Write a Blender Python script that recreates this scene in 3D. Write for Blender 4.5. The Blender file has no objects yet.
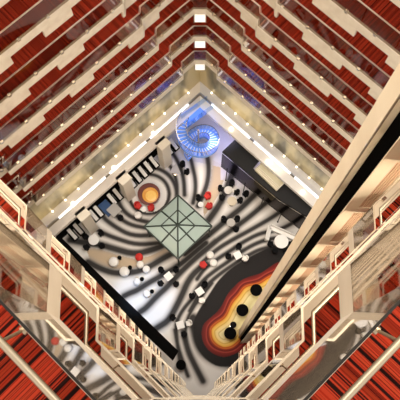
import bpy, bmesh, math, random
import numpy as np
from mathutils import Vector, Matrix
random.seed(4)
scene = bpy.context.scene
COL = scene.collection
pi = math.pi
HC = 48.4            # height of the camera above the lobby floor
K = 1.05             # plan slope of the diamond shaped atrium

# ------------------------------------------------------------------ materials
def new_mat(name):
    m = bpy.data.materials.new(name); m.use_nodes = True
    nt = m.node_tree
    return m, nt, nt.nodes['Principled BSDF']
def mat(name, col, rough=.6, metal=0., emit=None, es=0., spec=.5):
    m, nt, b = new_mat(name)
    b.inputs['Base Color'].default_value = (*col, 1)
    b.inputs['Roughness'].default_value = rough
    b.inputs['Metallic'].default_value = metal
    b.inputs['Specular IOR Level'].default_value = spec
    if emit:
        b.inputs['Emission Color'].default_value = (*emit, 1)
        b.inputs['Emission Strength'].default_value = es
    return m
def noisy(name, c1, c2, scale, rough=.5, metal=0., stretch=(1, 1, 1), lo=.35, hi=.65):
    m, nt, b = new_mat(name)
    tc = nt.nodes.new('ShaderNodeTexCoord'); mp = nt.nodes.new('ShaderNodeMapping')
    nz = nt.nodes.new('ShaderNodeTexNoise'); rp = nt.nodes.new('ShaderNodeValToRGB')
    mp.inputs['Scale'].default_value = stretch
    nz.inputs['Scale'].default_value = scale; nz.inputs['Detail'].default_value = 3
    rp.color_ramp.elements[0].position = lo; rp.color_ramp.elements[1].position = hi
    rp.color_ramp.elements[0].color = (*c1, 1); rp.color_ramp.elements[1].color = (*c2, 1)
    L = nt.links.new
    L(tc.outputs['Object'], mp.inputs[0]); L(mp.outputs[0], nz.inputs['Vector'])
    L(nz.outputs['Fac'], rp.inputs[0]); L(rp.outputs[0], b.inputs['Base Color'])
    b.inputs['Roughness'].default_value = rough; b.inputs['Metallic'].default_value = metal
    return m
def carpet_mat():
    m, nt, b = new_mat('striped_carpet')
    L = nt.links.new
    uv = nt.nodes.new('ShaderNodeUVMap'); uv.uv_map = 'UVMap'
    sp = nt.nodes.new('ShaderNodeSeparateXYZ'); L(uv.outputs[0], sp.inputs[0])
    def noise(sc):
        n = nt.nodes.new('ShaderNodeTexNoise'); n.noise_dimensions = '1D'
        n.inputs['Scale'].default_value = sc; n.inputs['Detail'].default_value = 1.5
        L(sp.outputs[0], n.inputs['W']); return n
    n1 = noise(31.0); n2 = noise(7.0)
    r1 = nt.nodes.new('ShaderNodeValToRGB'); r1.color_ramp.interpolation = 'CONSTANT'
    e = r1.color_ramp.elements
    e[0].position = 0; e[0].color = (.018, .006, .005, 1)
    e[1].position = .41; e[1].color = (.36, .030, .013, 1)
    for p, c in [(.44, (.10, .012, .007)), (.47, (.45, .045, .020)), (.545, (.34, .022, .009)),
                 (.58, (.03, .007, .005)), (.625, (.44, .05, .02))]:
        x = e.new(p); x.color = (*c, 1)
    r2 = nt.nodes.new('ShaderNodeValToRGB'); r2.color_ramp.interpolation = 'CONSTANT'
    r2.color_ramp.elements[0].color = (.62, .55, .5, 1); r2.color_ramp.elements[1].color = (1, 1, 1, 1)
    r2.color_ramp.elements[1].position = .46
    mx = nt.nodes.new('ShaderNodeMix'); mx.data_type = 'RGBA'; mx.blend_type = 'MULTIPLY'
    mx.inputs[0].default_value = 1
    L(n1.outputs['Fac'], r1.inputs[0]); L(n2.outputs['Fac'], r2.inputs[0])
    L(r1.outputs[0], mx.inputs[6]); L(r2.outputs[0], mx.inputs[7]); L(mx.outputs[2], b.inputs['Base Color'])
    b.inputs['Roughness'].default_value = .95; b.inputs['Specular IOR Level'].default_value = .1
    return m
def glass_mat(name, tint, power, rough=.02, refl=(1, 1, 1)):
    m = bpy.data.materials.new(name); m.use_nodes = True
    nt = m.node_tree; nt.nodes.clear(); L = nt.links.new
    o = nt.nodes.new('ShaderNodeOutputMaterial'); mx = nt.nodes.new('ShaderNodeMixShader')
    t = nt.nodes.new('ShaderNodeBsdfTransparent'); g = nt.nodes.new('ShaderNodeBsdfGlossy')
    lw = nt.nodes.new('ShaderNodeLayerWeight'); lw.inputs['Blend'].default_value = .5
    fr = nt.nodes.new('ShaderNodeMath'); fr.operation = 'POWER'; fr.inputs[1].default_value = power
    L(lw.outputs['Facing'], fr.inputs[0])
    t.inputs[0].default_value = (*tint, 1); g.inputs[0].default_value = (*refl, 1)
    g.inputs['Roughness'].default_value = rough
    L(fr.outputs[0], mx.inputs[0]); L(t.outputs[0], mx.inputs[1]); L(g.outputs[0], mx.inputs[2])
    L(mx.outputs[0], o.inputs[0])
    return m
def pane_mat(name, col, alpha):
    m, nt, b = new_mat(name)
    b.inputs['Base Color'].default_value = (*col, 1); b.inputs['Roughness'].default_value = .12
    b.inputs['Alpha'].default_value = alpha
    return m
def vcol_mat(name, rough=.5, spec=.3):
    m, nt, b = new_mat(name)
    a = nt.nodes.new('ShaderNodeAttribute'); a.attribute_name = 'pattern'
    nt.links.new(a.outputs['Color'], b.inputs['Base Color'])
    b.inputs['Roughness'].default_value = rough; b.inputs['Specular IOR Level'].default_value = spec
    return m
M = dict(
    carpet=carpet_mat(),
    cream=noisy('cream_plaster', (.70, .62, .51), (.80, .73, .62), 2.0, .6),
    rail=mat('pale_rail_metal', (.78, .71, .60), .3, .8),
    brass=mat('champagne_metal', (.56, .48, .36), .34, .9),
    steel=mat('polished_steel', (.75, .70, .62), .22, 1.),
    dark_metal=mat('dark_metal', (.02, .018, .016), .5, 0, spec=.2),
    glass=glass_mat('balustrade_glass', (.70, .655, .60), 4.6),
    clear=glass_mat('stair_glass', (.70, .82, .98), 4.0),
    smoke=glass_mat('smoked_glass', (.40, .39, .40), 5.5),
    kiosk_glass=pane_mat('green_glass', (.35, .44, .41), .88),
    wall=noisy('corridor_plaster', (.30, .23, .16), (.38, .30, .21), 1.2, .8),
    mezz=noisy('gold_panel', (.07, .06, .04), (.58, .49, .29), .55, .38, .35, (1, 1, .3), .38, .60),
    ledge=mat('pale_stone', (.70, .65, .60), .6),
    ivory=mat('ivory_paint', (.80, .74, .64), .55),
    pearl=mat('white_paint', (.86, .85, .84), .4),
    lilac=mat('pale_lilac_tile', (.78, .77, .84), .35),
    black=mat('black_lacquer', (.004, .004, .004), .8, spec=.03),
    charcoal=mat('charcoal_roof', (.026, .026, .027), .6, spec=.12),
    cool_ledge=mat('cool_grey_stone', (.60, .60, .63), .6),
    kiosk_cream=mat('yellowish_cream_paint', (.66, .61, .44), .5),
    tower=noisy('tower_plaster', (.78, .68, .52), (.85, .76, .60), .8, .55),
    ribbed=mat('tan_ribbed_panel', (.76, .55, .39), .6),
    brown=mat('dark_brown_panel', (.14, .085, .055), .6),
    slot=mat('shaft_black', (.003, .003, .003), 1., spec=0.),
    lamp=mat('warm_lamp', (1, .9, .75), .5, 0, (1, .88, .66), 2.6),
    lampw=mat('white_lamp', (1, 1, 1), .5, 0, (1, .92, .80), .55),
    cove=mat('cove_light', (1, 1, 1), .5, 0, (1, .98, .95), 1.5),
    red=mat('red_fabric', (.55, .020, .014), .7),
    blackfab=mat('black_fabric', (.007, .007, .008), .8, spec=.1),
    white=mat('white_leather', (.85, .83, .80), .45),
    beige=mat('beige_top', (.66, .58, .45), .4),
    greytop=mat('grey_top', (.45, .43, .41), .4),
    bluescreen=mat('blue_wall', (.05, .12, .30), .4),
    tread=mat('frosted_tread', (.16, .36, .80), .3, 0, (.16, .36, 1), .08),
    nosing=mat('white_nosing', (.92, .95, 1), .3),
    string=mat('blue_glass_band', (.22, .42, .85), .25, 0, (.10, .28, 1), .06),
    bowl_red=mat('bowl_rim_red', (.13, .02, .012), .4),
    bowl_or=mat('bowl_orange', (.42, .10, .018), .35),
    bowl_gold=mat('bowl_gold', (.75, .34, .05), .3),
    bowl_yel=mat('bowl_yellow', (.95, .60, .16), .3),
    floor=vcol_mat('swirl_carpet', .5, .10), rug=vcol_mat('contour_rug', .5, .12),
    canopy_green=mat('green_bar', (.02, .032, .026), .4, 0, spec=.3),
)

# ------------------------------------------------------------------ builders
class B:
    """collects shapes and links them as one mesh object"""
    def __init__(s): s.bm = bmesh.new(); s.uv = None
    def prism(s, poly, z0, z1, uvdir=None, mi=0):
        bm = s.bm
        area = sum(poly[i][0]*poly[(i+1) % len(poly)][1]-poly[(i+1) % len(poly)][0]*poly[i][1] for i in range(len(poly)))
        if area < 0: poly = poly[::-1]
        lo = [bm.verts.new((p[0], p[1], z0)) for p in poly]; hi = [bm.verts.new((p[0], p[1], z1)) for p in poly]
        n = len(poly); fs = [bm.faces.new(hi), bm.faces.new(lo[::-1])]
        for i in range(n): fs.append(bm.faces.new((lo[i], lo[(i+1) % n], hi[(i+1) % n], hi[i])))
        for f in fs: f.material_index = mi
        if uvdir:
            if s.uv is None: s.uv = bm.loops.layers.uv.new('UVMap')
            for f in fs:
                for l in f.loops:
                    c = l.vert.co; l[s.uv].uv = (c.x*uvdir[0]+c.y*uvdir[1], -c.x*uvdir[1]+c.y*uvdir[0])
        return s
    def box(s, x0, y0, z0, x1, y1, z1, mi=0):
        return s.prism([(x0, y0), (x1, y0), (x1, y1), (x0, y1)], z0, z1, mi=mi)
    def obox(s, c, d, L, W, z0, z1, mi=0):
        """box centred at c, length L along unit d, width W across"""
        n = (-d[1], d[0]); P = []
        for a, b in ((-1, -1), (1, -1), (1, 1), (-1, 1)):
            P.append((c[0]+d[0]*L/2*a+n[0]*W/2*b, c[1]+d[1]*L/2*a+n[1]*W/2*b))
        return s.prism(P, z0, z1, mi=mi)
    def tube(s, pts, r, seg=8, closed=False):
        bm = s.bm; P = [Vector(p) for p in pts]; n = len(P); rings = []
        for i in range(n):
            a = P[i-1] if (i > 0 or closed) else P[i]; b = P[(i+1) % n] if (i < n-1 or closed) else P[i]
            t = (b-a).normalized(); up = Vector((0, 0, 1)) if abs(t.z) < .9 else Vector((1, 0, 0))
            u = t.cross(up).normalized(); v = u.cross(t)
            rings.append([bm.verts.new(P[i]+u*(r*math.cos(2*pi*k/seg))+v*(r*math.sin(2*pi*k/seg))) for k in range(seg)])
        for i in range(n if closed else n-1):
            A, Bq = rings[i], rings[(i+1) % n]
            for k in range(seg): bm.faces.new((A[k], A[(k+1) % seg], Bq[(k+1) % seg], Bq[k]))
        if not closed:
            bm.faces.new(rings[0][::-1]); bm.faces.new(rings[-1])
        bmesh.ops.recalc_face_normals(bm, faces=bm.faces[:])
        return s
    def lathe(s, prof, c=(0, 0, 0), seg=24, mi=None):
        bm = s.bm; rings = []
        for r, z in prof:
            r = max(r, .001)
            rings.append([bm.verts.new((c[0]+r*math.cos(2*pi*k/seg), c[1]+r*math.sin(2*pi*k/seg), c[2]+z)) for k in range(seg)])
        for i in range(len(rings)-1):
            for k in range(seg):
                f = bm.faces.new((rings[i][k], rings[i][(k+1) % seg], rings[i+1][(k+1) % seg], rings[i+1][k]))
                if mi: f.material_index = mi[i]
        bm.faces.new(rings[0][::-1]); bm.faces.new(rings[-1]).material_index = mi[-1] if mi else 0
        return s
    def quad(s, a, b, c, d):
        s.bm.faces.new([s.bm.verts.new(p) for p in (a, b, c, d)]); return s
    def hexa(s, lo, hi):
        a = [s.bm.verts.new(p) for p in lo]; b = [s.bm.verts.new(p) for p in hi]; n = len(lo)
        s.bm.faces.new(a[::-1]); s.bm.faces.new(b)
        for i in range(n): s.bm.faces.new((a[i], a[(i+1) % n], b[(i+1) % n], b[i]))
        bmesh.ops.recalc_face_normals(s.bm, faces=s.bm.faces[:])
        return s
    def build(s, name, mats, parent=None, smooth=False, bevel=0, local=False):
        me = bpy.data.meshes.new(name)
        if parent and not local:
            bmesh.ops.translate(s.bm, verts=s.bm.verts[:], vec=-parent.location)
        s.bm.to_mesh(me); s.bm.free()
        for m in (mats if isinstance(mats, (list, tuple)) else [mats]): me.materials.append(m)
        if smooth:
            for p in me.polygons: p.use_smooth = True
        o = bpy.data.objects.new(name, me); COL.objects.link(o)
        if parent: o.parent = parent
        if bevel:
            bv = o.modifiers.new('Bevel', 'BEVEL'); bv.width = bevel; bv.segments = 2
        return o
def tag(o, label, cat, group=None):
    o['label'] = label; o['category'] = cat
    if group: o['group'] = group
    return o
def empty(name, loc, label=None, cat=None, group=None, rz=0):
    o = bpy.data.objects.new(name, None); COL.objects.link(o)
    o.location = loc; o.rotation_euler = (0, 0, rz); o.empty_display_size = .2
    if label: tag(o, label, cat, group)
    return o
def structure(o): o['kind'] = 'structure'; return o
def dup(root, loc, rz, label):
    r = root.copy(); COL.objects.link(r); r.location = loc; r.rotation_euler = (0, 0, rz); r['label'] = label
    for ch in list(root.children):
        c = ch.copy(); COL.objects.link(c); c.parent = r
        for g in ch.children:
            d = g.copy(); COL.objects.link(d); d.parent = c
    return r
def offset_line(pts, dist):
    """offset an open polyline to its left by dist, mitred"""
    out = []; n = len(pts)
    def nrm(a, b):
        dx, dy = b[0]-a[0], b[1]-a[1]; l = math.hypot(dx, dy); return (-dy/l, dx/l)
    for i in range(n):
        a = nrm(pts[i-1], pts[i]) if i > 0 else None; b = nrm(pts[i], pts[i+1]) if i < n-1 else None
        if a and b:
            m = (a[0]+b[0], a[1]+b[1]); d = 1+a[0]*b[0]+a[1]*b[1]
            out.append((pts[i][0]+m[0]*dist/d, pts[i][1]+m[1]*dist/d))
        else:
            q = a or b; out.append((pts[i][0]+q[0]*dist, pts[i][1]+q[1]*dist))
    return out
def strip(b, p, q, z0, z1):
    for i in range(len(p)-1):
        zz0 = z0[i] if isinstance(z0, list) else z0
        b.prism([p[i], p[i+1], q[i+1], q[i]], zz0, z1)

# ------------------------------------------------------------------ levels and balconies
def level_z(n): return HC-(3.6+3.04*n)
ORD = ['first', 'second', 'third', 'fourth', 'fifth', 'sixth', 'seventh', 'eighth', 'ninth', 'tenth', 'eleventh', 'twelfth', 'thirteenth', 'fourteenth']
DEPTH = 2.2
def balcony(n, pts, outer, side, label, deep=(), brackets=(), clamp_step=1.5, group=None):
    """pts: plan of the slab edge, ordered so that the corridor lies on its left"""
    z = level_z(n); near = side[0] == 'n'; fd = .32 if near else .5; rr = (.015 if n == 0 else .021) if near else .017
    tw_ = (.009 if n == 0 else .018) if near else .012
    go = 0. if near else .03
    root = empty('balcony', (pts[0][0], pts[0][1], z), label, 'balcony', group)
    L = math.hypot(pts[-1][0]-pts[0][0], pts[-1][1]-pts[0][1])
    d = ((pts[-1][0]-pts[0][0])/L, (pts[-1][1]-pts[0][1])/L)
    back = offset_line(pts, .12)
    for e_, o_ in ((0, outer[-1]), (-1, outer[0])):
        l = math.hypot(o_[0]-pts[e_][0], o_[1]-pts[e_][1])
        back[e_] = (pts[e_][0]+(o_[0]-pts[e_][0])*.14/l, pts[e_][1]+(o_[1]-pts[e_][1])*.14/l)
    b = B(); b.prism(back+outer, z-.25, z, uvdir=d); b.build('carpet', M['carpet'], root)
    # fascia, split where its depth changes
    fp = []; dz = []
    for i in range(len(pts)-1):
        a, c = pts[i], pts[i+1]; cuts = [0., 1.]
        if abs(c[0]-a[0]) > .02:
            for lo, hi in deep:
                for s in (lo, hi):
                    t = (s-abs(a[0]))/(abs(c[0])-abs(a[0]))
                    if 0 < t < 1: cuts.append(t)
        cuts.sort()
        for k in range(len(cuts)-1):
            p = (a[0]+(c[0]-a[0])*cuts[k], a[1]+(c[1]-a[1])*cuts[k])
            mx = abs(a[0]+(c[0]-a[0])*(cuts[k]+cuts[k+1])/2)
            fp.append(p); dz.append(z-(1.05 if any(lo < mx < hi for lo, hi in deep) else fd))
    fp.append(pts[-1])
    b = B(); strip(b, fp, offset_line(fp, .14), dz, z+.02); b.build('fascia', M['cream'], root)
    b = B(); strip(b, offset_line(pts, go), offset_line(pts, go+(.008 if near else .014)), z+.02, z+1.2); b.build('glass_balustrade', M['glass'], root)
    g = offset_line(pts, go-.001); b = B(); strip(b, g, offset_line(pts, go+tw_), z+1.2, z+1.212)
    b.build('glass_edge_trim', M['dark_metal'] if n == 0 and near else M['brass' if near else 'rail'], root)
    rail = offset_line(pts, .10)
    b = B(); b.tube([(p[0], p[1], z+1.17) for p in rail], rr, 8); hr = b.build('handrail', M['brass'] if near else M['rail'], root, smooth=True)
    # brackets between rail and glass, clamps at the foot of the glass
    tot = 0; nextb = .7; nextc = .9
    cb = []
    for i in range(len(pts)-1):
        a, c = pts[i], pts[i+1]; l = math.hypot(c[0]-a[0], c[1]-a[1])
        u = ((c[0]-a[0])/l, (c[1]-a[1])/l); nn = (-u[1], u[0])
        while nextc < tot+l:
            s = nextc-tot
            if .15 < s < l-.15: cb.append(((a[0]+u[0]*s, a[1]+u[1]*s), u, nn))
            nextc += clamp_step
        tot += l
    for (p, u, nn) in cb:
        cs = .5 if near else 1.
        b = B(); b.obox((p[0]+nn[0]*.02, p[1]+nn[1]*.02), u, .14*cs, .10*cs, z+.02, z+.02+.14*cs); b.build('glass_clamp', M['steel'], root)
    if brackets:
        for (p, nn) in brackets:
            b = B(); b.tube([(p[0]+nn[0]*.03, p[1]+nn[1]*.03, z+1.05), (p[0]+nn[0]*.10, p[1]+nn[1]*.10, z+1.16)], .007, 8)
            b.tube([(p[0]+nn[0]*.02, p[1]+nn[1]*.02, z+1.05), (p[0]+nn[0]*.04, p[1]+nn[1]*.04, z+1.05)], .018, 12)
            b.build('rail_bracket', M['brass'], root).parent = hr
    return root
def far_line(x): return 20.9-abs(x)/K
XJ = {12: 1.06, 11: 1.67, 10: 2.28, 9: 2.86, 8: 3.5, 7: 4.1, 6: 4.7}
def far_pts(n, sgn):
    j = XJ[n]
    p = [(0, 20.58), (.34, 20.58), (j, far_line(j)), (j, far_line(j)-.36), (9.93, far_line(9.93)-.36),
         (9.93, far_line(9.93)), (10.55, far_line(10.55)), (10.85, 10.5)]
    return [(sgn*x, y) for x, y in p]
APEX = (0, 24.0); LEFT = (-14.2, 10.45); NEAR = (0, -3.6)
def warm_area(name, loc, rot, sx, sy, power, col=(1, .82, .60)):
    l = bpy.data.lights.new(name, 'AREA'); l.shape = 'RECTANGLE'; l.size = sx; l.size_y = sy
    l.energy = power; l.color = col
    o = bpy.data.objects.new(name, l); COL.objects.link(o); o.location = loc; o.rotation_euler = rot
    return o
CORR = 34.0; NEARP = 165.0
for n in range(6, 13):
    idx = n-6
    for sgn, nm in ((-1, 'left'), (1, 'right')):
        pts = far_pts(n, sgn)
        if sgn < 0: pts = pts[::-1]
        if sgn < 0:
            outer = [(0, APEX[1]), (LEFT[0], LEFT[1])]
            walk = pts             # left corner -> apex, corridor on the left
        else:
            walk = pts             # apex -> right corner, corridor on the left
            outer = [(-LEFT[0], LEFT[1]), (0, APEX[1])]
        deep = ()
        if n <= 9: deep = ((2.1, 3.6), (5.35, 6.45), (7.7, 9.3)) if sgn < 0 else ((2.1, 3.6), (4.75, 6.42), (7.65, 9.2))
        where = ['highest', 'second highest', 'third highest', 'fourth highest', 'third lowest', 'second lowest', 'lowest'][idx]
        balcony(n, walk, outer, 'far_'+nm, '%s balcony with red carpet and cream edge on the far %s side' % (where, nm),
                deep, group='far %s balconies' % nm)
        # warm strip lamp in the corridor ceiling
        warm_area('corridor_and_fill_light', (sgn*5.6, far_line(5.6)+.95, level_z(n)+2.45), (0, 0, -sgn*math.atan(1/K)), 14, .3, CORR).data.spread = math.radians(95)
def near_pts(n):
    return [(0, -.02), (.34, -.02), (.79, .412), (.79, .662), (2.2, 2.005), (2.2, 2.32), (10.85, 10.5)]
def near_right_pts(n):
    return [(0, -.02), (.34, -.02), (.79, .412), (.79, .662), (2.2, 2.005), (2.2, 2.32), (3.30, 3.37)]
s2 = math.sqrt(.5)
for n in range(0, 13):
    where = ['highest', 'second highest', 'third highest', 'fourth highest', 'fifth highest', 'sixth highest', 'seventh highest', 'sixth lowest',
             'fifth lowest', 'fourth lowest', 'third lowest', 'second lowest', 'lowest'][n]
    br = [((-.62, .25), (-s2, -s2)), ((-1.5, 1.34), (-s2, -s2))] if n < 4 else ()
    pl = [(-x, y) for x, y in near_pts(n)]
    walkL = pl           # near corner -> left corner: corridor (south-west) on the left
    balcony(n, walkL, [LEFT, NEAR], 'near_left', '%s balcony with red carpet on the near left side below the camera' % where, (), br,
            group='near left balconies')
    pr = near_right_pts(n)[::-1]      # towards the near corner, corridor on the left
    br = [((.62, .25), (s2, -s2)), ((1.5, 1.34), (s2, -s2))] if n < 4 else ()
    balcony(n, pr, [NEAR, (5.6, 2.1), (5.6, 4.3), (3.5, 4.3)], 'near_right',
            '%s balcony with red carpet on the near right side by the tower' % where, (), br, group='near right balconies')
    for sgn in (-1, 1):
        cx = sgn*5.0 if sgn < 0 else 1.9; ln = 10. if sgn < 0 else 3.2
        cy = .2+abs(cx)/K
        aim = Vector((-sgn*.62, .62, -.55)).normalized()  # added fill, tilted across the void to brighten the opposite balcony edges
        o = warm_area('corridor_and_fill_light', (cx+sgn*.6, cy-.6, level_z(n)+2.35), (0, 0, 0), ln, .3, NEARP*ln/10)
        zax = -aim; xax = Vector((sgn*.72, .69, 0)); yax = zax.cross(xax).normalized(); xax = yax.cross(zax)
        o.rotation_euler = Matrix((xax, yax, zax)).transposed().to_euler()

# ------------------------------------------------------------------ setting
def wall(name, a, c, z0, z1, m, th=.15):
    L = math.hypot(c[0]-a[0], c[1]-a[1]); d = ((c[0]-a[0])/L, (c[1]-a[1])/L); nn = (-d[1], d[0])
    b = B(); b.prism([a, c, (c[0]+nn[0]*th, c[1]+nn[1]*th), (a[0]+nn[0]*th, a[1]+nn[1]*th)], z0, z1)
    return structure(b.build(name, M[m]))
zt = level_z(6)+2.9
wall('wall_far_left', LEFT, APEX, 0, zt, 'wall'); wall('wall_far_right', APEX, (-LEFT[0], LEFT[1]), 0, zt, 'wall')
wall('wall_near_left', NEAR, LEFT, 0, level_z(0)+.1, 'wall'); wall('wall_near_right', (5.8, 2.0), NEAR, 0, level_z(0)+.1, 'wall')

zc = level_z(5)-.25
pl = far_pts(6, -1)[::-1]; pr = far_pts(6, 1)[1:]
b = B(); b.prism(pl+pr+[(-LEFT[0], LEFT[1]), APEX, LEFT], zc, zc+.2)
structure(b.build('ceiling', M['wall']))
zc = level_z(-2)-.32
pl = [(-x, y) for x, y in near_pts(0)]; pr = near_right_pts(0)[1:]
b = B(); b.prism(pl[::-1]+pr+[(3.5, 4.3), (5.6, 4.3), (5.6, 2.1), NEAR, LEFT], zc, zc+.3)  # unseen slab above the camera, added to shade the near carpets
structure(b.build('near_shade_slab', M['cream']))
# lower gold clad wall, stone ledge, light cove and canopy along both far sides
ph = math.atan(K)
DL = (-math.sin(ph), -math.cos(ph)); DR = (math.sin(ph), -math.cos(ph))
NL = (math.cos(ph), -math.sin(ph)); NR_ = (-math.cos(ph), -math.sin(ph))
C0 = (0., 20.9)
def W(side, t, off):
    d, n = (DL, NL) if side == 'L' else (DR, NR_)
    return (C0[0]+d[0]*t+n[0]*off, C0[1]+d[1]*t+n[1]*off)
def band(side, o0, o1, z0, z1, t1=14.6):
    def st(off): # t where x = 0
        d, n = (DL, NL) if side == 'L' else (DR, NR_)
        return -n[0]*off/d[0]
    b = B(); b.prism([W(side, st(o0), o0), W(side, t1, o0), W(side, t1, o1), W(side, st(o1), o1)], z0, z1)
    return b
zl = level_z(12)-.25
for side, nm in (('L', 'left'), ('R', 'right')):
    b = band(side, -.28, -.13, 0, zl); structure(b.build('trim_1' if side == 'L' else 'trim_2', M['mezz']))
    b = band(side, -.13, .46, 3.95, 4.3); structure(b.build('trim_3' if side == 'L' else 'trim_4', M['ledge' if side == 'L' else 'cool_ledge']))
    b = band(side, .66, 1.28, 3.95, 4.3); structure(b.build('trim_5' if side == 'L' else 'trim_6', M['ledge'] if side == 'L' else M['pearl']))
    b = B()
    for t0, t1 in ((1.6, 5.2), (5.6, 8.9), (9.3, 13.4)):
        d = DL if side == 'L' else DR
        b.obox(W(side, (t0+t1)/2, .56), d, t1-t0, .19, 4.02, 4.10)
    o = b.build('light_cove', M['cove'])
    tag(o, 'long white strip light let into the stone ledge on the %s' % nm, 'strip light')
    # little uplights along the back of the ledge
    for k in range(12):
        t = 1.1+k*1.12
        p = W(side, t, -.02)
        r = empty('ledge_lamp', (p[0], p[1], 4.3), '%s small warm lamp from the far corner along the %s stone ledge' % (ORD[k], nm), 'lamp', '%s ledge lamps' % nm)
        b = B(); b.lathe([(.09, 0), (.09, .06)], (p[0], p[1], 4.3), 12); b.build('base', M['brass'], r)
        b = B(); b.lathe([(.05, .06), (.075, .10), (.05, .16), (.0, .17)], (p[0], p[1], 4.3), 12); b.build('bulb', M['lamp'], r, smooth=True)
# far corner lamps on the axis, one under each edge
for n, lb in ((10, 'uppermost'), (11, 'middle'), (12, 'lowest')):
    z = level_z(n)-.5
    r = empty('corner_lamp', (0, 20.72, z-1.0), '%s glowing white box lamp in the far corner between balconies' % lb, 'lamp', 'corner lamps')
    b = B(); b.box(-.30, 20.66, z-.95, .30, 20.80, z-.05); b.build('glowing_panel', M['lampw'], r)
    b = B(); b.box(-.36, 20.80, z-1.0, .36, 20.86, z); b.box(-.36, 20.66, z-1.0, -.30, 20.80, z); b.box(.30, 20.66, z-1.0, .36, 20.80, z)
    b.build('frame', M['brass'], r)
# pillars at the ledge
for side, ts in (('L', [('in the left corner', 12.09), ('beside the amber bowl', 8.47), ('beside the blue stair', 4.87)]),):
    d = DL if side == 'L' else DR
    for w, t in ts:
        c = W(side, t, 1.45); r = empty('pillar', (c[0], c[1], 0), 'square ivory pillar under the ledge %s' % w, 'pillar', 'lobby pillars')
        b = B(); b.obox(c, d, .72, .62, 0, 4.1); b.build('shaft', M['ivory'], r)
        b = B(); b.obox(c, d, .84, .74, 4.1, 4.3); b.build('capital', M['ivory'], r)
        c2 = W(side, t, .5)
        b = B(); b.lathe([(.10, 4.3), (.14, 4.4), (.1, 4.52), (0, 4.56)], (c2[0], c2[1], 0), 12)
        o = b.build('ledge_lamp', M['lamp']); tag(o, 'larger bright lamp on the ledge above the pillar %s' % w, 'lamp')
for w, t in (('beside the blue stair landing', 3.9), ('behind the cream kiosk', 7.3), ('nearest the tower', 10.4)):
    c2 = W('R', t, 1.0)
    b = B(); b.lathe([(.10, 4.3), (.14, 4.4), (.1, 4.52), (0, 4.56)], (c2[0], c2[1], 0), 12)
    o = b.build('ledge_lamp', M['lamp']); tag(o, 'larger bright lamp on the white ledge %s' % w, 'lamp')
# row of white louvre panels on dark plinths beneath the left ledge
tl = [3.55, 4.1, 5.55, 6.1, 6.65, 7.2, 7.75, 9.1, 9.65, 10.95, 11.40, 12.85, 13.4]
for k, t in enumerate(tl):
    c = W('L', t, .95)
    r = empty('display_panel', (c[0], c[1], 0), '%s white slanted display panel from the blue stair in the dark row' % ORD[k], 'display panel', 'white display panels')
    b = B(); b.obox(c, DL, .46, .7, 0, .35); b.build('plinth', M['black'], r)
    a = W('L', t, .55); e = W('L', t, 1.3); h = .13
    b = B(); q = []
    for (p, z) in ((a, .95), (e, .37)):
        q += [(p[0]-DL[0]*h, p[1]-DL[1]*h, z), (p[0]+DL[0]*h, p[1]+DL[1]*h, z)]
    lo = [(x, y, z-.05) for x, y, z in (q[0], q[1], q[3], q[2])]; hi = [q[0], q[1], q[3], q[2]]
    b.hexa(lo, hi); b.build('panel', M['pearl'], r)
b = B(); b.prism([W('L', 4.6, -.1), W('L', 14.2, -.1), W('L', 14.2, .5), W('L', 4.6, .5)], 0, .3)
structure(b.build('baseboard_left', M['black']))
b = B(); b.prism([W('L', 9.95, .5), W('L', 10.68, .5), W('L', 10.68, 1.6), W('L', 9.95, 1.6)], .0, .25)
tag(b.build('low_stage', M['bluescreen']), 'low dark blue block in the row of white panels', 'stage')
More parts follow.
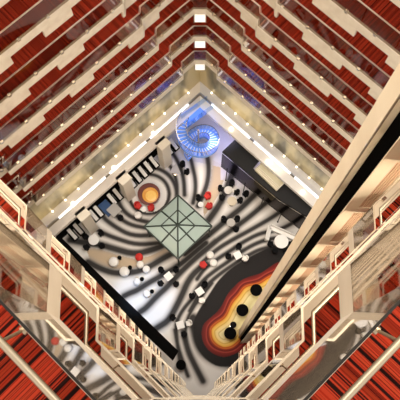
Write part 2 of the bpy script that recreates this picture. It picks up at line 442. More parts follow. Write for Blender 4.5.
STRIPES= [[0.086, [[-2.24, 14.13], [-2.29, 13.74], [-2.43, 13.38], [-2.66, 13.07], [-2.96, 12.84], [-3.32, 12.69], [-3.7, 12.64], [-4.08, 12.69], [-4.44, 12.84], [-4.75, 13.07], [-4.99, 13.38], [-5.15, 13.74], [-5.21, 14.13], [-5.17, 14.52], [-5.03, 14.89], [-4.8, 15.21], [-4.5, 15.45], [-4.14, 15.6], [-3.76, 15.65], [-3.37, 15.6], [-3.01, 15.45], [-2.69, 15.21], [-2.45, 14.89], [-2.3, 14.52], [-2.24, 14.13]]], [0.115, [[-5.51, 15.2], [-5.19, 15.62], [-4.76, 15.95], [-4.27, 16.15], [-3.73, 16.21], [-3.2, 16.13], [-2.7, 15.91], [-2.27, 15.57], [-1.95, 15.13], [-1.75, 14.63], [-1.68, 14.1], [-1.75, 13.57], [-1.96, 13.08], [-2.29, 12.67], [-2.71, 12.35], [-3.2, 12.16]]], [0.115, [[-6.46, 15.05], [-6.73, 14.29], [-6.78, 13.68], [-6.16, 12.55], [-5.05, 11.8], [-3.82, 11.58]]], [0.122, [[-5.74, 15.36], [-6.07, 14.44], [-5.97, 13.53], [-5.44, 12.7], [-4.55, 12.18], [-3.76, 12.03]]], [0.129, [[-7.44, 13.68], [-7.24, 12.55], [-6.13, 11.66], [-4.88, 10.99], [-3.23, 11.06]]], [0.129, [[-8.11, 12.47], [-7.79, 11.8], [-7.19, 11.29], [-6.1, 10.84], [-4.51, 10.33], [-2.87, 10.48]]], [0.245, [[-9.32, 10.7], [-8.24, 10.48], [-7.16, 10.37], [-6.07, 10.04], [-4.63, 9.64], [-3.22, 10.04], [-2.29, 10.48]]], [0.23, [[-7.96, 9.1], [-7.09, 8.63], [-6.01, 8.27], [-4.6, 8.34], [-3.55, 8.77], [-2.85, 9.24], [-1.93, 9.75]]], [0.201, [[-5.33, 6.68], [-4.92, 6.89], [-4.43, 7.07], [-3.6, 7.63], [-2.83, 8.06], [-1.77, 8.67], [-1.14, 9.13], [-0.43, 9.75], [0.43, 10.48]]], [0.187, [[-4.18, 5.57], [-3.77, 5.84], [-3.02, 6.68], [-2.32, 7.31], [-1.56, 8.17], [-0.71, 9.03], [0.21, 9.82], [1.15, 10.62]]], [0.23, [[-3.32, 4.26], [-2.77, 4.6], [-2.22, 4.95], [-1.81, 5.64], [-1.26, 6.75], [-0.85, 7.74], [-0.28, 8.45], [0.43, 8.95]]], [0.094, [[-1.37, 2.17], [-1.51, 3.04], [-1.62, 3.85], [-1.66, 4.6], [-1.53, 5.15], [-1.12, 5.84], [-0.49, 6.54], [0.0, 7.24], [0.42, 7.88]]], [0.079, [[-0.51, 2.3], [-0.76, 2.91], [-0.96, 3.58], [-1.04, 4.19], [-0.9, 5.01], [-0.56, 5.77], [0.0, 6.54], [0.85, 7.6]]], [0.094, [[-1.73, 4.33], [-1.58, 3.45], [-1.3, 2.5], [-0.82, 1.24]]], [0.173, [[-1.11, 4.19], [-1.0, 3.58], [-0.79, 2.84], [-0.38, 2.0], [0.2, 0.91]]], [0.331, [[-0.49, 5.15], [-0.38, 4.33], [-0.17, 3.45], [0.27, 2.77], [1.23, 2.24], [2.19, 2.04]]], [0.108, [[-2.08, 17.39], [-1.7, 16.76], [-1.4, 16.06], [-1.18, 15.21], [-1.13, 14.06]]], [0.108, [[-1.04, 17.54], [-0.7, 16.92], [-0.52, 16.13], [-0.33, 15.21], [-0.33, 14.29], [-0.51, 13.45]]], [0.144, [[0.45, 17.54], [0.59, 16.76], [0.66, 15.98], [0.55, 14.97], [0.22, 14.06], [-0.15, 13.22]]], [0.101, [[-2.97, 16.99], [-2.37, 16.52], [-1.92, 15.82], [-1.69, 14.9], [-1.68, 14.06]]], [0.245, [[2.82, 16.92], [2.51, 15.98], [2.13, 15.05], [1.75, 13.98], [1.16, 12.92], [0.51, 12.03]]], [0.187, [[5.14, 15.21], [4.39, 14.44], [3.72, 13.79], [3.05, 13.11], [2.17, 12.4], [1.19, 11.54], [0.0, 10.55], [-1.07, 9.68]]], [0.158, [[6.6, 14.9], [5.63, 14.13], [4.73, 13.41], [3.62, 12.44], [2.38, 11.51], [1.29, 10.73], [0.0, 9.71], [-0.71, 9.03]]], [0.122, [[7.3, 13.91], [6.4, 13.22], [5.28, 12.4], [4.33, 11.84], [3.24, 11.21], [2.15, 10.62], [1.07, 9.93], [0.14, 9.03]]], [0.108, [[7.61, 12.62], [6.49, 11.8], [5.4, 11.36], [4.32, 11.21], [3.01, 10.51], [2.43, 10.08], [1.07, 9.21], [0.28, 8.6], [-0.21, 7.88]]], [0.108, [[6.46, 10.99], [5.38, 10.84], [4.3, 10.59], [3.11, 9.97], [2.03, 9.13], [1.17, 8.56], [0.21, 7.81], [-0.35, 6.96]]], [0.108, [[5.72, 10.26], [4.43, 10.08], [3.53, 9.64], [2.13, 8.77], [0.85, 7.81], [0.0, 6.89], [-0.7, 5.64]]]]

# ------------------------------------------------------------------ lobby floor with its swirling carpet
CHAR = [(7.17,10.7),(5.58,10.33),(4.43,9.89),(3.27,9.28),(2.27,8.67),(1.34,7.81),(.7,6.82),(.14,5.98),(-.28,5.29),(-.48,4.47),(-.28,3.31),(.41,2.3),(1.5,1.77),(3.08,2.3),(7.,6.4)]
RUG = [(6.4,9.1),(5.55,9.17),(4.82,8.67),(4.25,8.27),(3.53,8.1),(2.82,7.78),(2.25,7.24),(1.86,6.75),(1.61,6.19),(1.29,5.71),(.77,5.22),(.24,4.81),(.07,4.26),(.14,3.58),(.45,3.04),(.96,2.64),(1.64,2.44),(2.33,2.64),(3.16,3.11),(4.,3.78),(5.21,4.88),(6.29,6.05),(7.04,7.46)]
BEIGE = [(-8.15,10.11),(-7.15,10.04),(-6.06,9.68),(-4.63,9.31),(-3.56,9.53),(-2.29,10.19),(-2.,9.89),(-3.55,9.1),(-4.61,8.67),(-6.03,8.6),(-7.1,8.88),(-7.83,9.24)]
TAN = [(.96,16.76),(2.07,16.13),(1.76,15.21),(1.39,14.13),(.8,13.15),(.29,12.47),(.22,13.3),(.59,14.29),(.81,15.36)]
LIL = [(-2.2,16.9),(-.2,16.6),(1.5,16.2),(1.5,15.2),(5.5,15.2),(0,21.8),(-4,18.6)]
def seg_dist(X, Y, pts, closed=False):
    D = np.full(X.shape, 1e9); n = len(pts)
    for i in range(n if closed else n-1):
        ax, ay = pts[i]; bx, by = pts[(i+1) % n]; dx, dy = bx-ax, by-ay
        t = np.clip(((X-ax)*dx+(Y-ay)*dy)/(dx*dx+dy*dy+1e-9), 0, 1)
        D = np.minimum(D, np.hypot(X-ax-t*dx, Y-ay-t*dy))
    return D
def inside(X, Y, poly):
    r = np.zeros(X.shape, bool); n = len(poly)
    for i in range(n):
        ax, ay = poly[i]; bx, by = poly[(i+1) % n]
        c = ((ay > Y) != (by > Y)) & (X < (bx-ax)*(Y-ay)/((by-ay) if by != ay else 1e-9)+ax)
        r ^= c
    return r
def sm(x, a, b):
    t = np.clip((x-a)/(b-a), 0, 1); return t*t*(3-2*t)
def smooth_line(pts, closed=False, it=2):
    for _ in range(it):
        q = [] if closed else [pts[0]]; n = len(pts)
        for i in range(n if closed else n-1):
            a, b = pts[i], pts[(i+1) % n]
            q += [(a[0]*.75+b[0]*.25, a[1]*.75+b[1]*.25), (a[0]*.25+b[0]*.75, a[1]*.25+b[1]*.75)]
        if not closed: q.append(pts[-1])
        pts = q
    return pts
def lerp(A, c, f): return A*(1-f[..., None])+np.array(c)*f[..., None]
def grid_object(name, X, Y, Z, C, keep, m, parent=None):
    ny, nx = X.shape; idx = -np.ones(X.shape, int)
    cell = keep[:-1, :-1] & keep[1:, :-1] & keep[:-1, 1:] & keep[1:, 1:]
    used = np.zeros(X.shape, bool)
    used[:-1, :-1] |= cell; used[1:, :-1] |= cell; used[:-1, 1:] |= cell; used[1:, 1:] |= cell
    idx[used] = np.arange(used.sum())
    co = np.stack([X[used], Y[used], Z[used]], -1)
    jj, ii = np.nonzero(cell)
    fc = np.stack([idx[jj, ii], idx[jj, ii+1], idx[jj+1, ii+1], idx[jj+1, ii]], -1)
    me = bpy.data.meshes.new(name)
    me.vertices.add(len(co)); me.vertices.foreach_set('co', co.ravel())
    me.loops.add(fc.size); me.loops.foreach_set('vertex_index', fc.ravel().astype(np.int32))
    me.polygons.add(len(fc)); me.polygons.foreach_set('loop_start', np.arange(0, fc.size, 4, dtype=np.int32))
    at = me.attributes.new('pattern', 'FLOAT_COLOR', 'POINT')
    rgba = np.concatenate([C[used], np.ones((len(co), 1))], -1); at.data.foreach_set('color', rgba.ravel().astype(np.float32))
    me.update(calc_edges=True); me.validate(); me.materials.append(m)
    o = bpy.data.objects.new(name, me); COL.objects.link(o)
    if parent: o.parent = parent
    return o
xs = np.arange(-14.3, 14.31, .055); ys = np.arange(-3.8, 24.2, .055)
X, Y = np.meshgrid(xs, ys)
WH = (.86, .84, .815); DK = (.014, .012, .012); GR = (.36, .33, .31)
C = np.empty(X.shape+(3,)); C[:] = WH
halo = np.zeros(X.shape); darkm = np.zeros(X.shape)
for w, pts in STRIPES:
    d = seg_dist(X, Y, smooth_line(pts))
    w *= 1.18 if w < .2 else 1.05
    halo = np.maximum(halo, 1-sm(d, w*.9, w+.36)); darkm = np.maximum(darkm, 1-sm(d, w*.45, w+.11))
tan_ = np.maximum(inside(X, Y, BEIGE), inside(X, Y, TAN)).astype(float)
C = lerp(C, (.56, .44, .31), tan_)
C = lerp(C, (.62, .62, .72), inside(X, Y, LIL).astype(float)*.8)
C = lerp(C, GR, halo*.68)
C = lerp(C, DK, darkm*.95)
ch = smooth_line(CHAR, True); dc = seg_dist(X, Y, ch, True); ic = inside(X, Y, ch)
C = lerp(C, DK, np.where(ic, 1., 1-sm(dc, 0, .10)))
rb = np.hypot(X+3.7, Y-14.01)                       # white ring round the bowl
C = lerp(C, (.83, .81, .79), ((rb < 1.28)).astype(float))
structure(grid_object('floor', X, Y, np.zeros(X.shape), C, np.ones(X.shape, bool), M['floor']))
# contour rug
rp = smooth_line(RUG, True)
gx = np.arange(-.2, 7.4, .03); gy = np.arange(2.2, 9.5, .03); X, Y = np.meshgrid(gx, gy)
ins = inside(X, Y, rp); d = seg_dist(X, Y, rp, True)
wob = .05*np.sin(X*3.1+Y*2.3)
stops = [(0, (.10, .008, .006)), (.22, (.20, .014, .010)), (.30, (.40, .05, .03)), (.37, (.10, .006, .004)), (.50, (.30, .028, .010)), (.56, (.62, .15, .02)), (.64, (.45, .07, .01)),
         (.72, (.80, .42, .05)), (.86, (.85, .55, .14)), (.93, (.66, .37, .06)), (1.0, (.88, .66, .24)), (1.16, (.86, .68, .34)), (1.24, (.62, .46, .16)), (1.30, (.9, .78, .42)), (1.7, (.72, .62, .30)), (2.2, (.9, .82, .52))]
C = np.stack([np.interp(d+wob, [s[0] for s in stops], [s[1][k] for s in stops]) for k in range(3)], -1)
o = grid_object('lounge_rug', X, Y, np.full(X.shape, .012), C, ins, M['rug'])
tag(o, 'wavy edged rug banded dark red orange and pale yellow beside the tower foot', 'rug')

# ------------------------------------------------------------------ lift tower
tw = empty('elevator_tower', (3.0, 3.6, 0), 'tall cream elevator tower with black slot and ribbed tan panels on the right', 'elevator tower')
TOP = 50.5
b = B(); b.prism([(2.76, 3.42), (3.0, 3.42), (3.0, 3.62), (2.95, 3.62), (2.95, 3.44), (2.76, 3.44)], 0, TOP); b.build('corner_post', M['tower'], tw)
b = B(); b.box(2.66, 3.80, 0, 2.95, 4.27, TOP); b.build('outer_pillar', M['tower'], tw)
b = B(); b.box(2.775, 3.445, 0, 2.94, 3.79, TOP); b.build('shaft_slot', M['slot'], tw)
b = B(); b.box(2.640, 3.80, 0, 2.66, 3.83, TOP); b.build('guide_rail', M['brass'], tw)
b = B(); b.box(2.96, 3.63, 0, 3.36, 4.3, TOP); b.build('core_wall', M['tower'], tw)
for n in range(0, 14):
    z = level_z(n)
    if z-.5 < 0.4: continue
    b = B(); b.box(3.005, 3.42, z-.32, 3.34, 3.62, z+.04); b.build('floor_band', M['tower'], tw)
for n in range(1, 15):
    z0 = level_z(n)+.04 if n < 14 else .3; z1 = level_z(n-1)-.32
    if n == 14: z1 = level_z(13)-.32
    b = B()
    b.box(3.005, 3.47, z0, 3.24, 3.62, z1)
    for k in range(5):
        x = 3.012+k*.047; b.box(x, 3.435, z0, x+.026, 3.47, z1)
    b.build('ribbed_panel', M['ribbed'], tw)
    b = B(); b.box(3.24, 3.42, z0, 3.33, 3.60, z1); b.build('door_jamb', M['tower'], tw)
lob = B(); lob.box(3.37, 4.32, 0, 6.4, 4.45, level_z(0)+2.4); structure(lob.build('wall_right', M['brown']))
for n in range(1, 11):
    z = level_z(n)
    r = empty('lobby_bin', (3.56, 3.85, z), 'black waste bin in the %s tower lobby counted from above' % ORD[n-1], 'bin', 'tower lobby bins')
    b = B(); b.lathe([(.10, 0), (.13, .02), (.14, .62)], (3.56, 3.85, z), 16); b.build('body', M['dark_metal'], r)
    b = B(); b.lathe([(.15, .62), (.15, .66), (.09, .70)], (3.56, 3.85, z), 16); b.build('lid', M['brass'], r)

# ------------------------------------------------------------------ glass pyramid kiosk
kc = (-1.5, 11.0); KB = [(-3.8, 11.0), (-1.52, 13.24), (.82, 11.03), (-1.48, 8.78)]
kz, ka = 2.8, 3.35; ap = (kc[0], kc[1], ka)
kr = empty('glass_kiosk', (kc[0], kc[1], 0), 'square kiosk with a low pyramid roof of green glass panes', 'kiosk')
mid = [((KB[i][0]+KB[(i+1) % 4][0])/2, (KB[i][1]+KB[(i+1) % 4][1])/2) for i in range(4)]
def L3(p, q, t): return tuple(p[k]+(q[k]-p[k])*t for k in range(3))
for i in range(4):
    a, c, m_ = (*KB[i], kz), (*KB[(i+1) % 4], kz), (*mid[i], kz)
    for p, q in ((a, m_), (m_, c)):
        p2, q2 = L3(p, ap, .5), L3(q, ap, .5)
        for quad in ((p, q, q2, p2), (p2, q2, ap)):
            b = B(); b.hexa([(x, y, z-.02) for x, y, z in quad], list(quad)); b.build('roof_pane', M['kiosk_glass'], kr)
for i in range(4):
    a, c, m_ = (*KB[i], kz), (*KB[(i+1) % 4], kz), (*mid[i], kz)
    b = B(); b.tube([a, ap], .055, 6); b.build('hip_bar', M['canopy_green'], kr)
    b = B(); b.tube([m_, ap], .06, 6); b.build('rafter', M['canopy_green'], kr)
    b = B(); b.tube([L3(a, ap, .5), L3(c, ap, .5)], .045, 6); b.build('purlin', M['canopy_green'], kr)
    b = B(); b.tube([a, c], .06, 6); b.build('eave_bar', M['canopy_green'], kr)
    p = (KB[i][0]*.93+kc[0]*.07, KB[i][1]*.93+kc[1]*.07)
    b = B(); b.lathe([(.09, 0), (.06, .08), (.05, kz-.02)], (p[0], p[1], 0), 12); b.build('post', M['canopy_green'], kr)
b = B(); b.lathe([(.16, ka-.06), (.13, ka+.03), (.02, ka+.07)], (kc[0], kc[1], 0), 12); b.build('finial', M['canopy_green'], kr)
ib = [((KB[i][0]*.62+kc[0]*.38), (KB[i][1]*.62+kc[1]*.38)) for i in range(4)]
b = B()
for i in range(4):
    p, q = ib[i], ib[(i+1) % 4]; l = math.hypot(q[0]-p[0], q[1]-p[1]); b.obox(((p[0]+q[0])/2, (p[1]+q[1])/2), ((q[0]-p[0])/l, (q[1]-p[1])/l), l+.35, .4, 0, 1.05)
b.build('counter', M['white'], kr)

# ------------------------------------------------------------------ blue spiral stair
sr = empty('spiral_stair', (-.1, 17.5, 0), 'spiral glass stair glowing blue below the far corner', 'staircase')
SC = (-.12, 17.5); NT = 40; A0, A1 = math.radians(140), math.radians(590)
def srad(t): return 1.48-.42*sm(np.array(t), .40, .75)
def spt(t, r, z): a = A0+(A1-A0)*t; return (SC[0]+r*math.cos(a), SC[1]+r*math.sin(a), z)
ztop = 4.2
for k in range(NT):
    t0, t1 = k/NT, (k+.80)/NT; z = ztop-(k+1)*ztop/(NT+1); R = float(srad(t0)); ri = R-.62
    q = [spt(t0, ri, z), spt(t0, R, z), spt(t1, R, z), spt(t1, ri, z)]
    b = B(); b.hexa([(x, y, zz-.05) for x, y, zz in q], q); tr = b.build('tread', M['tread'], sr)
    t2 = t0+.20/NT; q = [spt(t0, ri+.02, z+.012), spt(t0, R-.02, z+.012), spt(t2, R-.02, z+.012), spt(t2, ri+.02, z+.012)]
    b = B(); b.hexa([(x, y, zz-.012) for x, y, zz in q], q); b.build('tread_nosing', M['nosing'], sr).parent = tr
def ribbon(name, dr, h0, h1, th, m):
    b = B(); N = 90
    for k in range(N):
        t0, t1 = k/N, (k+1)/N; R0, R1 = float(srad(t0))+dr, float(srad(t1))+dr; z0, z1 = ztop*(1-t0), ztop*(1-t1)
        lo = [spt(t0, R0, z0+h0), spt(t0, R0+th, z0+h0), spt(t1, R1+th, z1+h0), spt(t1, R1, z1+h0)]
        hi = [(x, y, z+h1-h0) for x, y, z in lo]
        b.hexa(lo, hi)
    b.build(name, m, sr)
ribbon('outer_stringer', .0, -.28, .05, .05, M['string']); ribbon('inner_stringer', -.67, -.28, .05, .05, M['string'])
ribbon('outer_glass', .02, .05, .85, .02, M['clear']); ribbon('inner_glass', -.66, .05, .85, .02, M['clear'])
for dr, nm in ((.03, 'outer_handrail'), (-.65, 'inner_handrail')):
    b = B(); b.tube([spt(k/90, float(srad(k/90))+dr, ztop*(1-k/90)+.88) for k in range(91)], .025, 6); b.build(nm, M['steel'], sr)
# landing flight
p0, p1 = Vector((.72, 19.35)), Vector((-1.05, 17.95)); dd = (p1-p0).normalized(); nn = Vector((-dd.y, dd.x)); cc = (p0+p1)/2
b = B(); b.obox(cc, dd, (p1-p0).length, .72, 4.12, 4.24); b.build('landing', M['tread'], sr)
for s in (-1, 1):
    c = cc+nn*.37*s
    b = B(); b.obox(c, dd, (p1-p0).length, .03, 4.24, 5.05); b.build('landing_glass', M['clear'], sr)
b = B(); b.lathe([(.16, 0), (.07, .05), (.07, 4.12)], (SC[0], SC[1], 0), 16); b.build('newel', M['steel'], sr)

# ------------------------------------------------------------------ bar canopies and cream kiosk on the far right
o = B().prism([(2.5, 17.3), (4.32, 15.94), (3.67, 15.13), (5.28, 13.47), (6.21, 14.41), (8.6, 12.2), (7.3, 11.65), (5.4, 12.9), (1.55, 16.35)], 2.75, 3.0)
tag(o.build('bar_canopy', M['charcoal'], bevel=.02), 'flat charcoal canopy roof wrapping round the cream kiosk', 'canopy')
r = empty('smoked_canopy', (4.3, 13.4, 0), 'smoked glass canopy edging the charcoal roof over the bar tables', 'canopy')
b = B(); b.prism([(1.55, 16.30), (5.4, 12.85), (7.3, 11.6), (7.5, 10.9), (7.09, 10.59), (1.46, 15.35)], 2.72, 2.76); b.build('glass_roof', M['smoke'], r)
b = B(); b.tube([(1.46, 15.35, 2.74), (7.09, 10.59, 2.74)], .035, 6); b.build('edge_rail', M['dark_metal'], r)
for k in range(5):
    t = .06+k*.22; x, y = 1.46+(7.09-1.46)*t, 15.35+(10.59-15.35)*t
    b = B(); b.lathe([(.07, 0), (.035, .04), (.035, 2.72)], (x+.1, y+.12, 0), 10); b.build('post', M['dark_metal'], r)
kq = [(3.74, 14.92), (5.24, 13.38), (6.23, 14.35), (4.72, 15.83)]
r = empty('reception_kiosk', (4.98, 14.6, 0), 'boxy cream reception kiosk lit from above between the charcoal roofs', 'kiosk')
kd = ((kq[1][0]-kq[0][0]), (kq[1][1]-kq[0][1])); kl = math.hypot(*kd); kd = (kd[0]/kl, kd[1]/kl); kn = (-kd[1], kd[0])
cc = ((kq[0][0]+kq[2][0])/2, (kq[0][1]+kq[2][1])/2)
def off(c, a, e): return (c[0]+kd[0]*a+kn[0]*e, c[1]+kd[1]*a+kn[1]*e)
b = B(); b.obox(cc, kd, 1.85, 1.1, 0, 3.1); b.build('body', M['kiosk_cream'], r)
b = B(); b.obox(cc, kd, 2.1, 1.36, 3.1, 3.3); b.build('roof', M['kiosk_cream'], r, bevel=.02)
for k in range(3):
    b = B(); b.obox(off(cc, 0, -.62+.12*k), kd, 2.02, .04, 3.3, 3.36); b.build('roof_rib', M['ivory'], r)
b = B(); b.obox(off(cc, -1.04, 0), kd, .05, 1.36, 3.3, 3.5); b.obox(off(cc, 1.04, 0), kd, .05, 1.36, 3.3, 3.5); b.build('side_upstand', M['ivory'], r)
p = off(cc, .35, .35)
b = B(); b.lathe([(.10, 3.3), (.17, 3.36), (.12, 3.5), (0, 3.55)], (p[0], p[1], 0), 14)
tag(b.build('roof_lamp', M['lamp']), 'bright warm lamp standing on the cream kiosk roof', 'lamp')
# black canopy along the near left edge
r = empty('ledge_canopy', (-5.6, 6.5, 0), 'long straight black canopy along the near left side of the lobby', 'canopy')
q = [(-9.62, 10.48), (-9.95, 9.55), (-1.75, 2.12), (-1.38, 2.72)]
b = B(); b.prism(q, 2.8, 3.0); b.build('roof', M['black'], r)
for t in (.05, .35, .65, .95):
    x, y = q[0][0]+(q[3][0]-q[0][0])*t-.15, q[0][1]+(q[3][1]-q[0][1])*t-.15
    b = B(); b.lathe([(.07, 0), (.05, .05), (.05, 2.8)], (x, y, 0), 10); b.build('post', M['dark_metal'], r)

# ------------------------------------------------------------------ amber bowl
br = empty('amber_bowl', (-3.7, 14.01, 0), 'round amber bowl with red rim in the middle of the white ring', 'bowl')
b = B(); b.lathe([(.62, 0), (.80, .30), (.82, .46), (.79, .46)], (-3.7, 14.01, 0), 40); b.build('rim', M['bowl_red'], br, smooth=True)
b = B(); b.lathe([(.80, .45), (.74, .44), (.70, .41), (.62, .44), (.60, .43)], (-3.7, 14.01, 0), 40); b.build('outer_band', M['bowl_or'], br)
c0 = (-3.60, 13.92, 0)
b = B(); b.lathe([(.58, .47), (.50, .48), (.42, .46), (.40, .46)], c0, 36); b.build('middle_band', M['bowl_gold'], br)
b = B(); b.lathe([(.40, .485), (.28, .50), (.24, .47), (.14, .50), (.0, .5)], (-3.54, 13.86, 0), 32); b.build('centre', M['bowl_yel'], br)

# ------------------------------------------------------------------ furniture
def legs(r, s, h, m, rad=.02):
    for a, c in ((-1, -1), (1, -1), (1, 1), (-1, 1)):
        b = B(); b.lathe([(rad, 0), (rad, h)], (a*s, c*s, 0), 8); b.build('leg', m, r, local=True)
def armchair(m, m2, s=1.):
    r = empty('armchair', (0, 0, 0), 'x', 'chair')
    b = B(); b.box(-.28*s, -.26*s, .22, .28*s, .28*s, .44); b.build('seat', m, r, bevel=.04, local=True)
    b = B(); n = 14; P = []
    for k in range(n+1):
        a = pi*(-.06)+(pi*1.12)*k/n; P.append((.36*s*math.cos(a), .04+.36*s*math.sin(a)))
    Q = [(x*.76, .04+(y-.04)*.76) for x, y in P]
    for k in range(n): b.prism([P[k], P[k+1], Q[k+1], Q[k]], .2, .52+.26*math.sin(pi*(k+.5)/n))
    bmesh.ops.remove_doubles(b.bm, verts=b.bm.verts[:], dist=.0005)
    b.build('backrest', m, r, local=True)
    legs(r, .22*s, .24, m2); return r
def pouf(m, R=.3):
    r = empty('pouf', (0, 0, 0), 'x', 'pouf')
    b = B(); b.lathe([(R*.8, .05), (R*.96, .10), (R, .25), (R*.95, .40), (R*.8, .45), (0, .46)], (0, 0, 0), 24); b.build('cushion', m, r, smooth=True, local=True)
    b = B(); b.lathe([(R*.7, 0), (R*.7, .05)], (0, 0, 0), 20); b.build('base', M['dark_metal'], r, local=True); return r
def sq_table(m, s=.42, h=.62):
    r = empty('square_table', (0, 0, 0), 'x', 'table')
    b = B(); b.box(-s, -s, h-.04, s, s, h); b.build('top', m, r, bevel=.01, local=True)
    legs(r, s*.8, h-.04, M['dark_metal']); return r
def rd_table(m, R=.4, h=.62):
    r = empty('round_table', (0, 0, 0), 'x', 'table')
    b = B(); b.lathe([(R, h-.04), (R, h), (R*.97, h+.005)], (0, 0, 0), 28); b.build('top', m, r, local=True)
    b = B(); b.lathe([(.05, .03), (.04, h-.04)], (0, 0, 0), 12); b.build('column', M['steel'], r, local=True)
    b = B(); b.lathe([(R*.6, 0), (R*.6, .02), (.05, .04)], (0, 0, 0), 24); b.build('foot', M['dark_metal'], r, local=True); return r
def bstool():
    r = empty('bar_stool', (0, 0, 0), 'x', 'stool')
    b = B(); b.lathe([(.20, .66), (.22, .70), (.20, .76), (0, .77)], (0, 0, 0), 20); b.build('seat', M['blackfab'], r, smooth=True, local=True)
    b = B(); b.lathe([(.03, .03), (.03, .66)], (0, 0, 0), 10); b.build('column', M['steel'], r, local=True)
    b = B(); b.lathe([(.20, 0), (.20, .02), (.03, .04)], (0, 0, 0), 18); b.build('foot', M['steel'], r, local=True); return r
first = {}
def put(key, make, x, y, rz, label, group=None):
    if key not in first:
        r = make(); r.location = (x, y, 0.0); r.rotation_euler = (0, 0, rz); r['label'] = label; first[key] = r
    else: r = dup(first[key], (x, y, 0), rz, label)
    if group: r['group'] = group
    elif 'group' in r: del r['group']
    return r
red = lambda: armchair(M['red'], M['dark_metal'], .72); blk = lambda: armchair(M['blackfab'], M['dark_metal'], .60); wht = lambda: armchair(M['white'], M['dark_metal'], .64)
def face(x, y, tx, ty): return math.atan2(ty-y, tx-x)+pi/2     # the seat opens towards local -y
def chair(k, mk, x, y, t, label, g): put(k, mk, x, y, face(x, y, *t), label, g)
# by the bowl
t = (-4.04, 12.86)
put('wt_s', lambda: rd_table(M['pearl'], .2, .45), *t, 0, 'small round white table between two red armchairs at the amber bowl')
chair('red', red, -4.45, 13.12, t, 'red armchair left of the small table at the amber bowl', 'red armchairs')
chair('red', red, -3.58, 12.98, t, 'red armchair right of the small table at the amber bowl', 'red armchairs')
put('pw', lambda: pouf(M['white'], .27), -4.45, 12.45, 0, 'white pouf just below the two red armchairs by the bowl', 'white poufs')
# right of kiosk
chair('red', red, .52, 13.85, (0, 13.5), 'upper red armchair on the tan band above the glass kiosk', 'red armchairs')
chair('red', red, .62, 13.15, (0, 13.5), 'lower red armchair on the tan band above the glass kiosk', 'red armchairs')
chair('blk', blk, -.05, 13.72, (.6, 13.5), 'black armchair facing the two red armchairs on the tan band', 'black armchairs')
put('wt_s', None, .05, 13.22, 0, 'small round white table beside the two red armchairs on the tan band')
# bar tables
put('bt', lambda: rd_table(M['beige'], .34, .7), 2.30, 13.40, 0, 'round beige table in front of the smoked canopy')
put('gt', lambda: rd_table(M['greytop'], .30, .7), 2.05, 14.22, 0, 'round grey table ringed by black armchairs beside the smoked canopy')
for (x, y), w in zip(((1.55, 14.42), (2.3, 14.8), (2.62, 14.15), (1.62, 13.82)), ('left of', 'above', 'right of', 'below')):
    chair('blk', blk, x, y, (2.05, 14.22), 'black armchair %s the round grey table by the smoked canopy' % w, 'black armchairs')
chair('blk', blk, 2.85, 13.52, (2.3, 13.4), 'black armchair pulled up to the round beige table', 'black armchairs')
chair('blk', blk, 3.30, 13.98, (3.0, 13.7), 'black armchair alone at the edge of the smoked canopy', 'black armchairs')
put('gt', None, 2.2, 11.82, 0, 'round grey table between two black armchairs right of the kiosk')
chair('blk', blk, 1.75, 12.1, (2.2, 11.82), 'black armchair left of a grey table right of the kiosk', 'black armchairs')
chair('blk', blk, 2.62, 12.12, (2.2, 11.82), 'black armchair above a grey table right of the kiosk', 'black armchairs')
chair('blk', blk, 2.55, 11.45, (2.2, 11.82), 'black armchair below a grey table right of the kiosk', 'black armchairs')
# middle right
put('wt', lambda: sq_table(M['pearl'], .26, .6), 2.66, 9.48, .5, 'square white table beside two black armchairs above the rug', 'square white tables')
chair('blk', blk, 2.05, 9.45, (2.66, 9.48), 'black armchair left of the square white table above the rug', 'black armchairs')
chair('blk', blk, 2.75, 10.08, (2.66, 9.48), 'black armchair above the square white table above the rug', 'black armchairs')
chair('wht', wht, 3.15, 9.30, (2.66, 9.48), 'white armchair right of the square white table above the rug', 'white armchairs')
chair('red', red, .26, 8.86, (.7, 9.2), 'single red armchair beside white poufs left of the rug', 'red armchairs')
put('pw', None, .95, 8.98, 0, 'white pouf right of the single red armchair', 'white poufs')
put('pw', None, .72, 9.55, 0, 'white pouf above the single red armchair', 'white poufs')
# centre set
put('wt', None, -2.20, 7.98, .7, 'square white table ringed by four black armchairs below the kiosk', 'square white tables')
for (x, y), w in zip(((-2.70, 8.42), (-1.72, 8.45), (-2.72, 7.55), (-1.70, 7.50)), ('upper left', 'upper right', 'lower left', 'lower right')):
    chair('blk', blk, x, y, (-2.2, 7.98), 'black armchair at the %s of the white table below the kiosk' % w, 'black armchairs')
put('wt', None, -.02, 6.92, .6, 'square white table between two black armchairs left of the rug', 'square white tables')
chair('blk', blk, -.52, 6.66, (-.02, 6.92), 'black armchair left of the white table left of the rug', 'black armchairs')
chair('blk', blk, .30, 7.40, (-.02, 6.92), 'black armchair above the white table left of the rug', 'black armchairs')
chair('wht', wht, .12, 6.35, (-.02, 6.92), 'white armchair below the white table left of the rug', 'white armchairs')
# white poufs with small black tables on the beige band
put('pw2', lambda: pouf(M['white'], .36), -6.10, 9.05, 0, 'large white pouf on the beige band near the black canopy', 'large white poufs')
put('pw2', None, -5.32, 8.36, 0, 'large white pouf at the dark edge below the beige band', 'large white poufs')
put('st', lambda: rd_table(M['black'], .15, .5), -5.68, 9.32, 0, 'small round black table at the large white pouf on the beige band', 'small black tables')
put('st', None, -4.92, 8.62, 0, 'small round black table at the large white pouf on the dark edge', 'small black tables')
put('pr', lambda: pouf(M['red'], .28), -4.31, 9.40, 0, 'round red pouf on the beige band')
put('pw', None, -4.22, 8.86, 0, 'white pouf directly below the red pouf', 'white poufs')
put('pw', None, -3.78, 8.52, 0, 'white pouf at the end of the beige band', 'white poufs')
put('pw', None, -4.42, 7.66, 0, 'white pouf on the upper pale band near the black canopy', 'white poufs')
put('st', None, -4.06, 7.80, 0, 'small round black table on the upper pale band near the black canopy', 'small black tables')
put('pw', None, -3.70, 6.80, 0, 'white pouf on the lower pale band near the black canopy', 'white poufs')
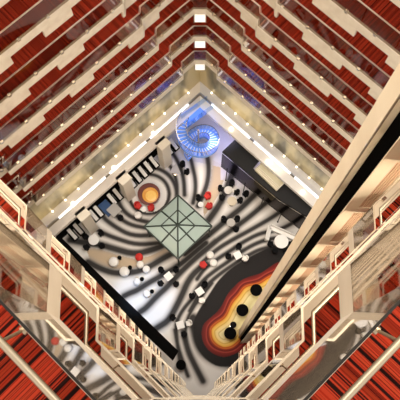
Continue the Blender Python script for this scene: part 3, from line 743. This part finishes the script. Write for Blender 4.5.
put('st', None, -3.34, 6.93, 0, 'small round black table on the lower pale band near the black canopy', 'small black tables')
# left set
put('wt2', lambda: rd_table(M['pearl'], .38, .5), -7.55, 10.60, 0, 'round white table ringed by four black armchairs on the left')
for (x, y), w in zip(((-8.12, 10.84), (-7.10, 11.08), (-7.02, 10.24), (-8.02, 10.12)), ('upper left', 'upper right', 'lower right', 'lower left')):
    chair('blk', blk, x, y, (-7.55, 10.60), 'black armchair at the %s of the round white table on the left' % w, 'black armchairs')
put('wd', lambda: sq_table(M['greytop'], .40, .72), -6.15, 12.75, .8, 'square grey desk beside the dark blue block', None)
chair('blk', blk, -5.75, 12.30, (-6.15, 12.75), 'black armchair at the square grey desk', 'black armchairs')
# near end
put('wt', None, -1.35, 4.62, .3, 'square white table near the near corner of the lobby', 'square white tables')
chair('blk', blk, -1.85, 5.12, (-1.35, 4.62), 'black armchair above left of the white table near the near corner', 'black armchairs')
chair('blk', blk, -1.10, 4.05, (-1.35, 4.62), 'black armchair below the white table near the near corner', 'black armchairs')
chair('wht', wht, -.80, 4.75, (-1.35, 4.62), 'white armchair right of the white table near the near corner', 'white armchairs')
put('bk', lambda: rd_table(M['black'], .34, .7), -1.28, 1.95, 0, 'round black table at the end of the black canopy')
# round black tables on the rug
for (x, y), w in (((2.06, 4.05), 'lower'), ((2.92, 5.62), 'middle'), ((3.9, 7.0), 'upper')):
    put('rt', lambda: rd_table(M['black'], .42, .68), x, y, 0, '%s round black table on the wavy rug' % w, 'round black tables on the rug')
put('bs', bstool, 2.28, 4.62, 0, 'black bar stool between the round tables on the rug', None)
# sail shaped table by the stair
r = empty('sail_table', (-1.8, 15.75, 0), 'sail shaped grey table left of the foot of the blue stair', 'table')
b = B(); b.prism([(-2.2, 15.5), (-1.4, 15.45), (-1.55, 15.85), (-1.75, 16.25), (-1.98, 16.0)], .72, .76); b.build('top', M['greytop'], r)
b = B(); b.lathe([(.2, 0), (.05, .05), (.05, .72)], (-1.8, 15.75, 0), 12); b.build('column', M['steel'], r)
for (x, y), w in zip(((-1.32, 16.25), (-1.02, 15.72)), ('above right of', 'right of')):
    chair('blk', blk, x, y, (-1.8, 15.75), 'black armchair %s the sail shaped table' % w, 'black armchairs')
# white dining set beside the tower
put('ov', lambda: rd_table(M['pearl'], .5, .7), 5.75, 10.45, 0, 'round white dining table left of the tower')
for (x, y), w in zip(((5.05, 10.35), (5.35, 9.85), (6.1, 9.85), (6.45, 10.35)), ('left of', 'below', 'lower right of', 'right of')):
    chair('blk', blk, x, y, (5.75, 10.45), 'black armchair %s the round white dining table' % w, 'black armchairs')
r = empty('corner_bench', (5.6, 11.3, 0), 'angled white bench behind the round white dining table', 'bench')
for a, c in (((4.75, 10.6), (5.0, 11.55)), ((5.0, 11.55), (6.7, 10.75))):
    l = math.hypot(c[0]-a[0], c[1]-a[1]); d = ((c[0]-a[0])/l, (c[1]-a[1])/l)
    b = B(); b.obox(((a[0]+c[0])/2, (a[1]+c[1])/2), d, l, .30, .05, .45); b.build('seat', M['white'], r, bevel=.03)
    b = B(); b.obox(((a[0]+c[0])/2-d[1]*.13, (a[1]+c[1])/2+d[0]*.13), d, l, .07, .45, .85); b.build('backrest', M['white'], r, bevel=.02)

# ------------------------------------------------------------------ light
w = bpy.data.worlds.new('World'); scene.world = w; w.use_nodes = True
w.node_tree.nodes['Background'].inputs[0].default_value = (1, .90, .78, 1)
w.node_tree.nodes['Background'].inputs[1].default_value = .8
sun = bpy.data.lights.new('overhead_fill_sun', 'SUN'); sun.energy = 2.2; sun.angle = math.radians(50); sun.color = (1, .93, .84)  # added soft sun from straight above, lighting every depth evenly
so = bpy.data.objects.new('overhead_fill_sun', sun); COL.objects.link(so); so.location = (0, 10, 60); so.rotation_euler = (0, 0, 0)
def spot(x, y, z, tx, ty, power, col, size=50, rad=.3):
    l = bpy.data.lights.new('ceiling_spot', 'SPOT'); l.energy = power; l.color = col; l.spot_size = math.radians(size); l.spot_blend = .6
    l.shadow_soft_size = rad
    o = bpy.data.objects.new('ceiling_spot', l); COL.objects.link(o); o.location = (x, y, z)
    d = Vector((tx-x, ty-y, -z)); o.rotation_euler = d.to_track_quat('-Z', 'Y').to_euler()
spot(1.2, 14.9, 4.5, 1.1, 15.0, 330, (1, .86, .66), 55)             # downlight on the tan band
spot(-.2, 17.6, 9.0, -.2, 17.6, 520, (.24, .36, 1), 45)            # blue light on the stair
spot(1.5, 17.6, 3.8, 1.7, 17.5, 270, (.66, .62, 1), 120)
spot(-4.2, 6.0, 5.5, -4.0, 6.2, 520, (.35, .60, 1), 55)            # bluish wash by the black canopy
spot(5.3, 15.0, 5.8, 4.9, 14.5, 40, (1, .86, .62), 60)            # on the cream kiosk
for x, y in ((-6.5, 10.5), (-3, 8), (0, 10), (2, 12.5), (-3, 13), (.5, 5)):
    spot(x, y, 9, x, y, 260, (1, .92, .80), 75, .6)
# ledge cove wash on the gold wall
for sgn in (-1, 1):
    mx, my = sgn*5.6, far_line(5.6)-.55
    o = warm_area('ledge_wash', (mx, my, 4.6), (0, 0, 0), 14, .2, 22, (1, .84, .52))
    n_ = Vector((-sgn*-math.cos(ph)*0+(-math.cos(ph) if sgn < 0 else math.cos(ph)), math.sin(ph), .5)).normalized()
    q = n_.to_track_quat('-Z', 'Y'); o.rotation_euler = q.to_euler()
    # keep the long side along the wall
    zax = -n_; xax = Vector((DL if sgn < 0 else DR)+(0,)).normalized(); yax = zax.cross(xax).normalized(); xax = yax.cross(zax)
    o.rotation_euler = Matrix((xax, yax, zax)).transposed().to_euler()

# ------------------------------------------------------------------ camera
cam = bpy.data.cameras.new('Camera'); co = bpy.data.objects.new('Camera', cam); COL.objects.link(co)
cam.sensor_width = 36; cam.sensor_height = 36; cam.sensor_fit = 'HORIZONTAL'; cam.lens = 36*690/400; cam.clip_start = .05; cam.clip_end = 300
co.location = (0, 0, HC); co.rotation_euler = (math.radians(90)-math.atan2(690, 195), 0, 0)
scene.camera = co
vs = scene.view_settings
vs.view_transform = 'Standard'; vs.look = 'None'; vs.gamma = 1; vs.use_curve_mapping = False; vs.exposure = 0.42
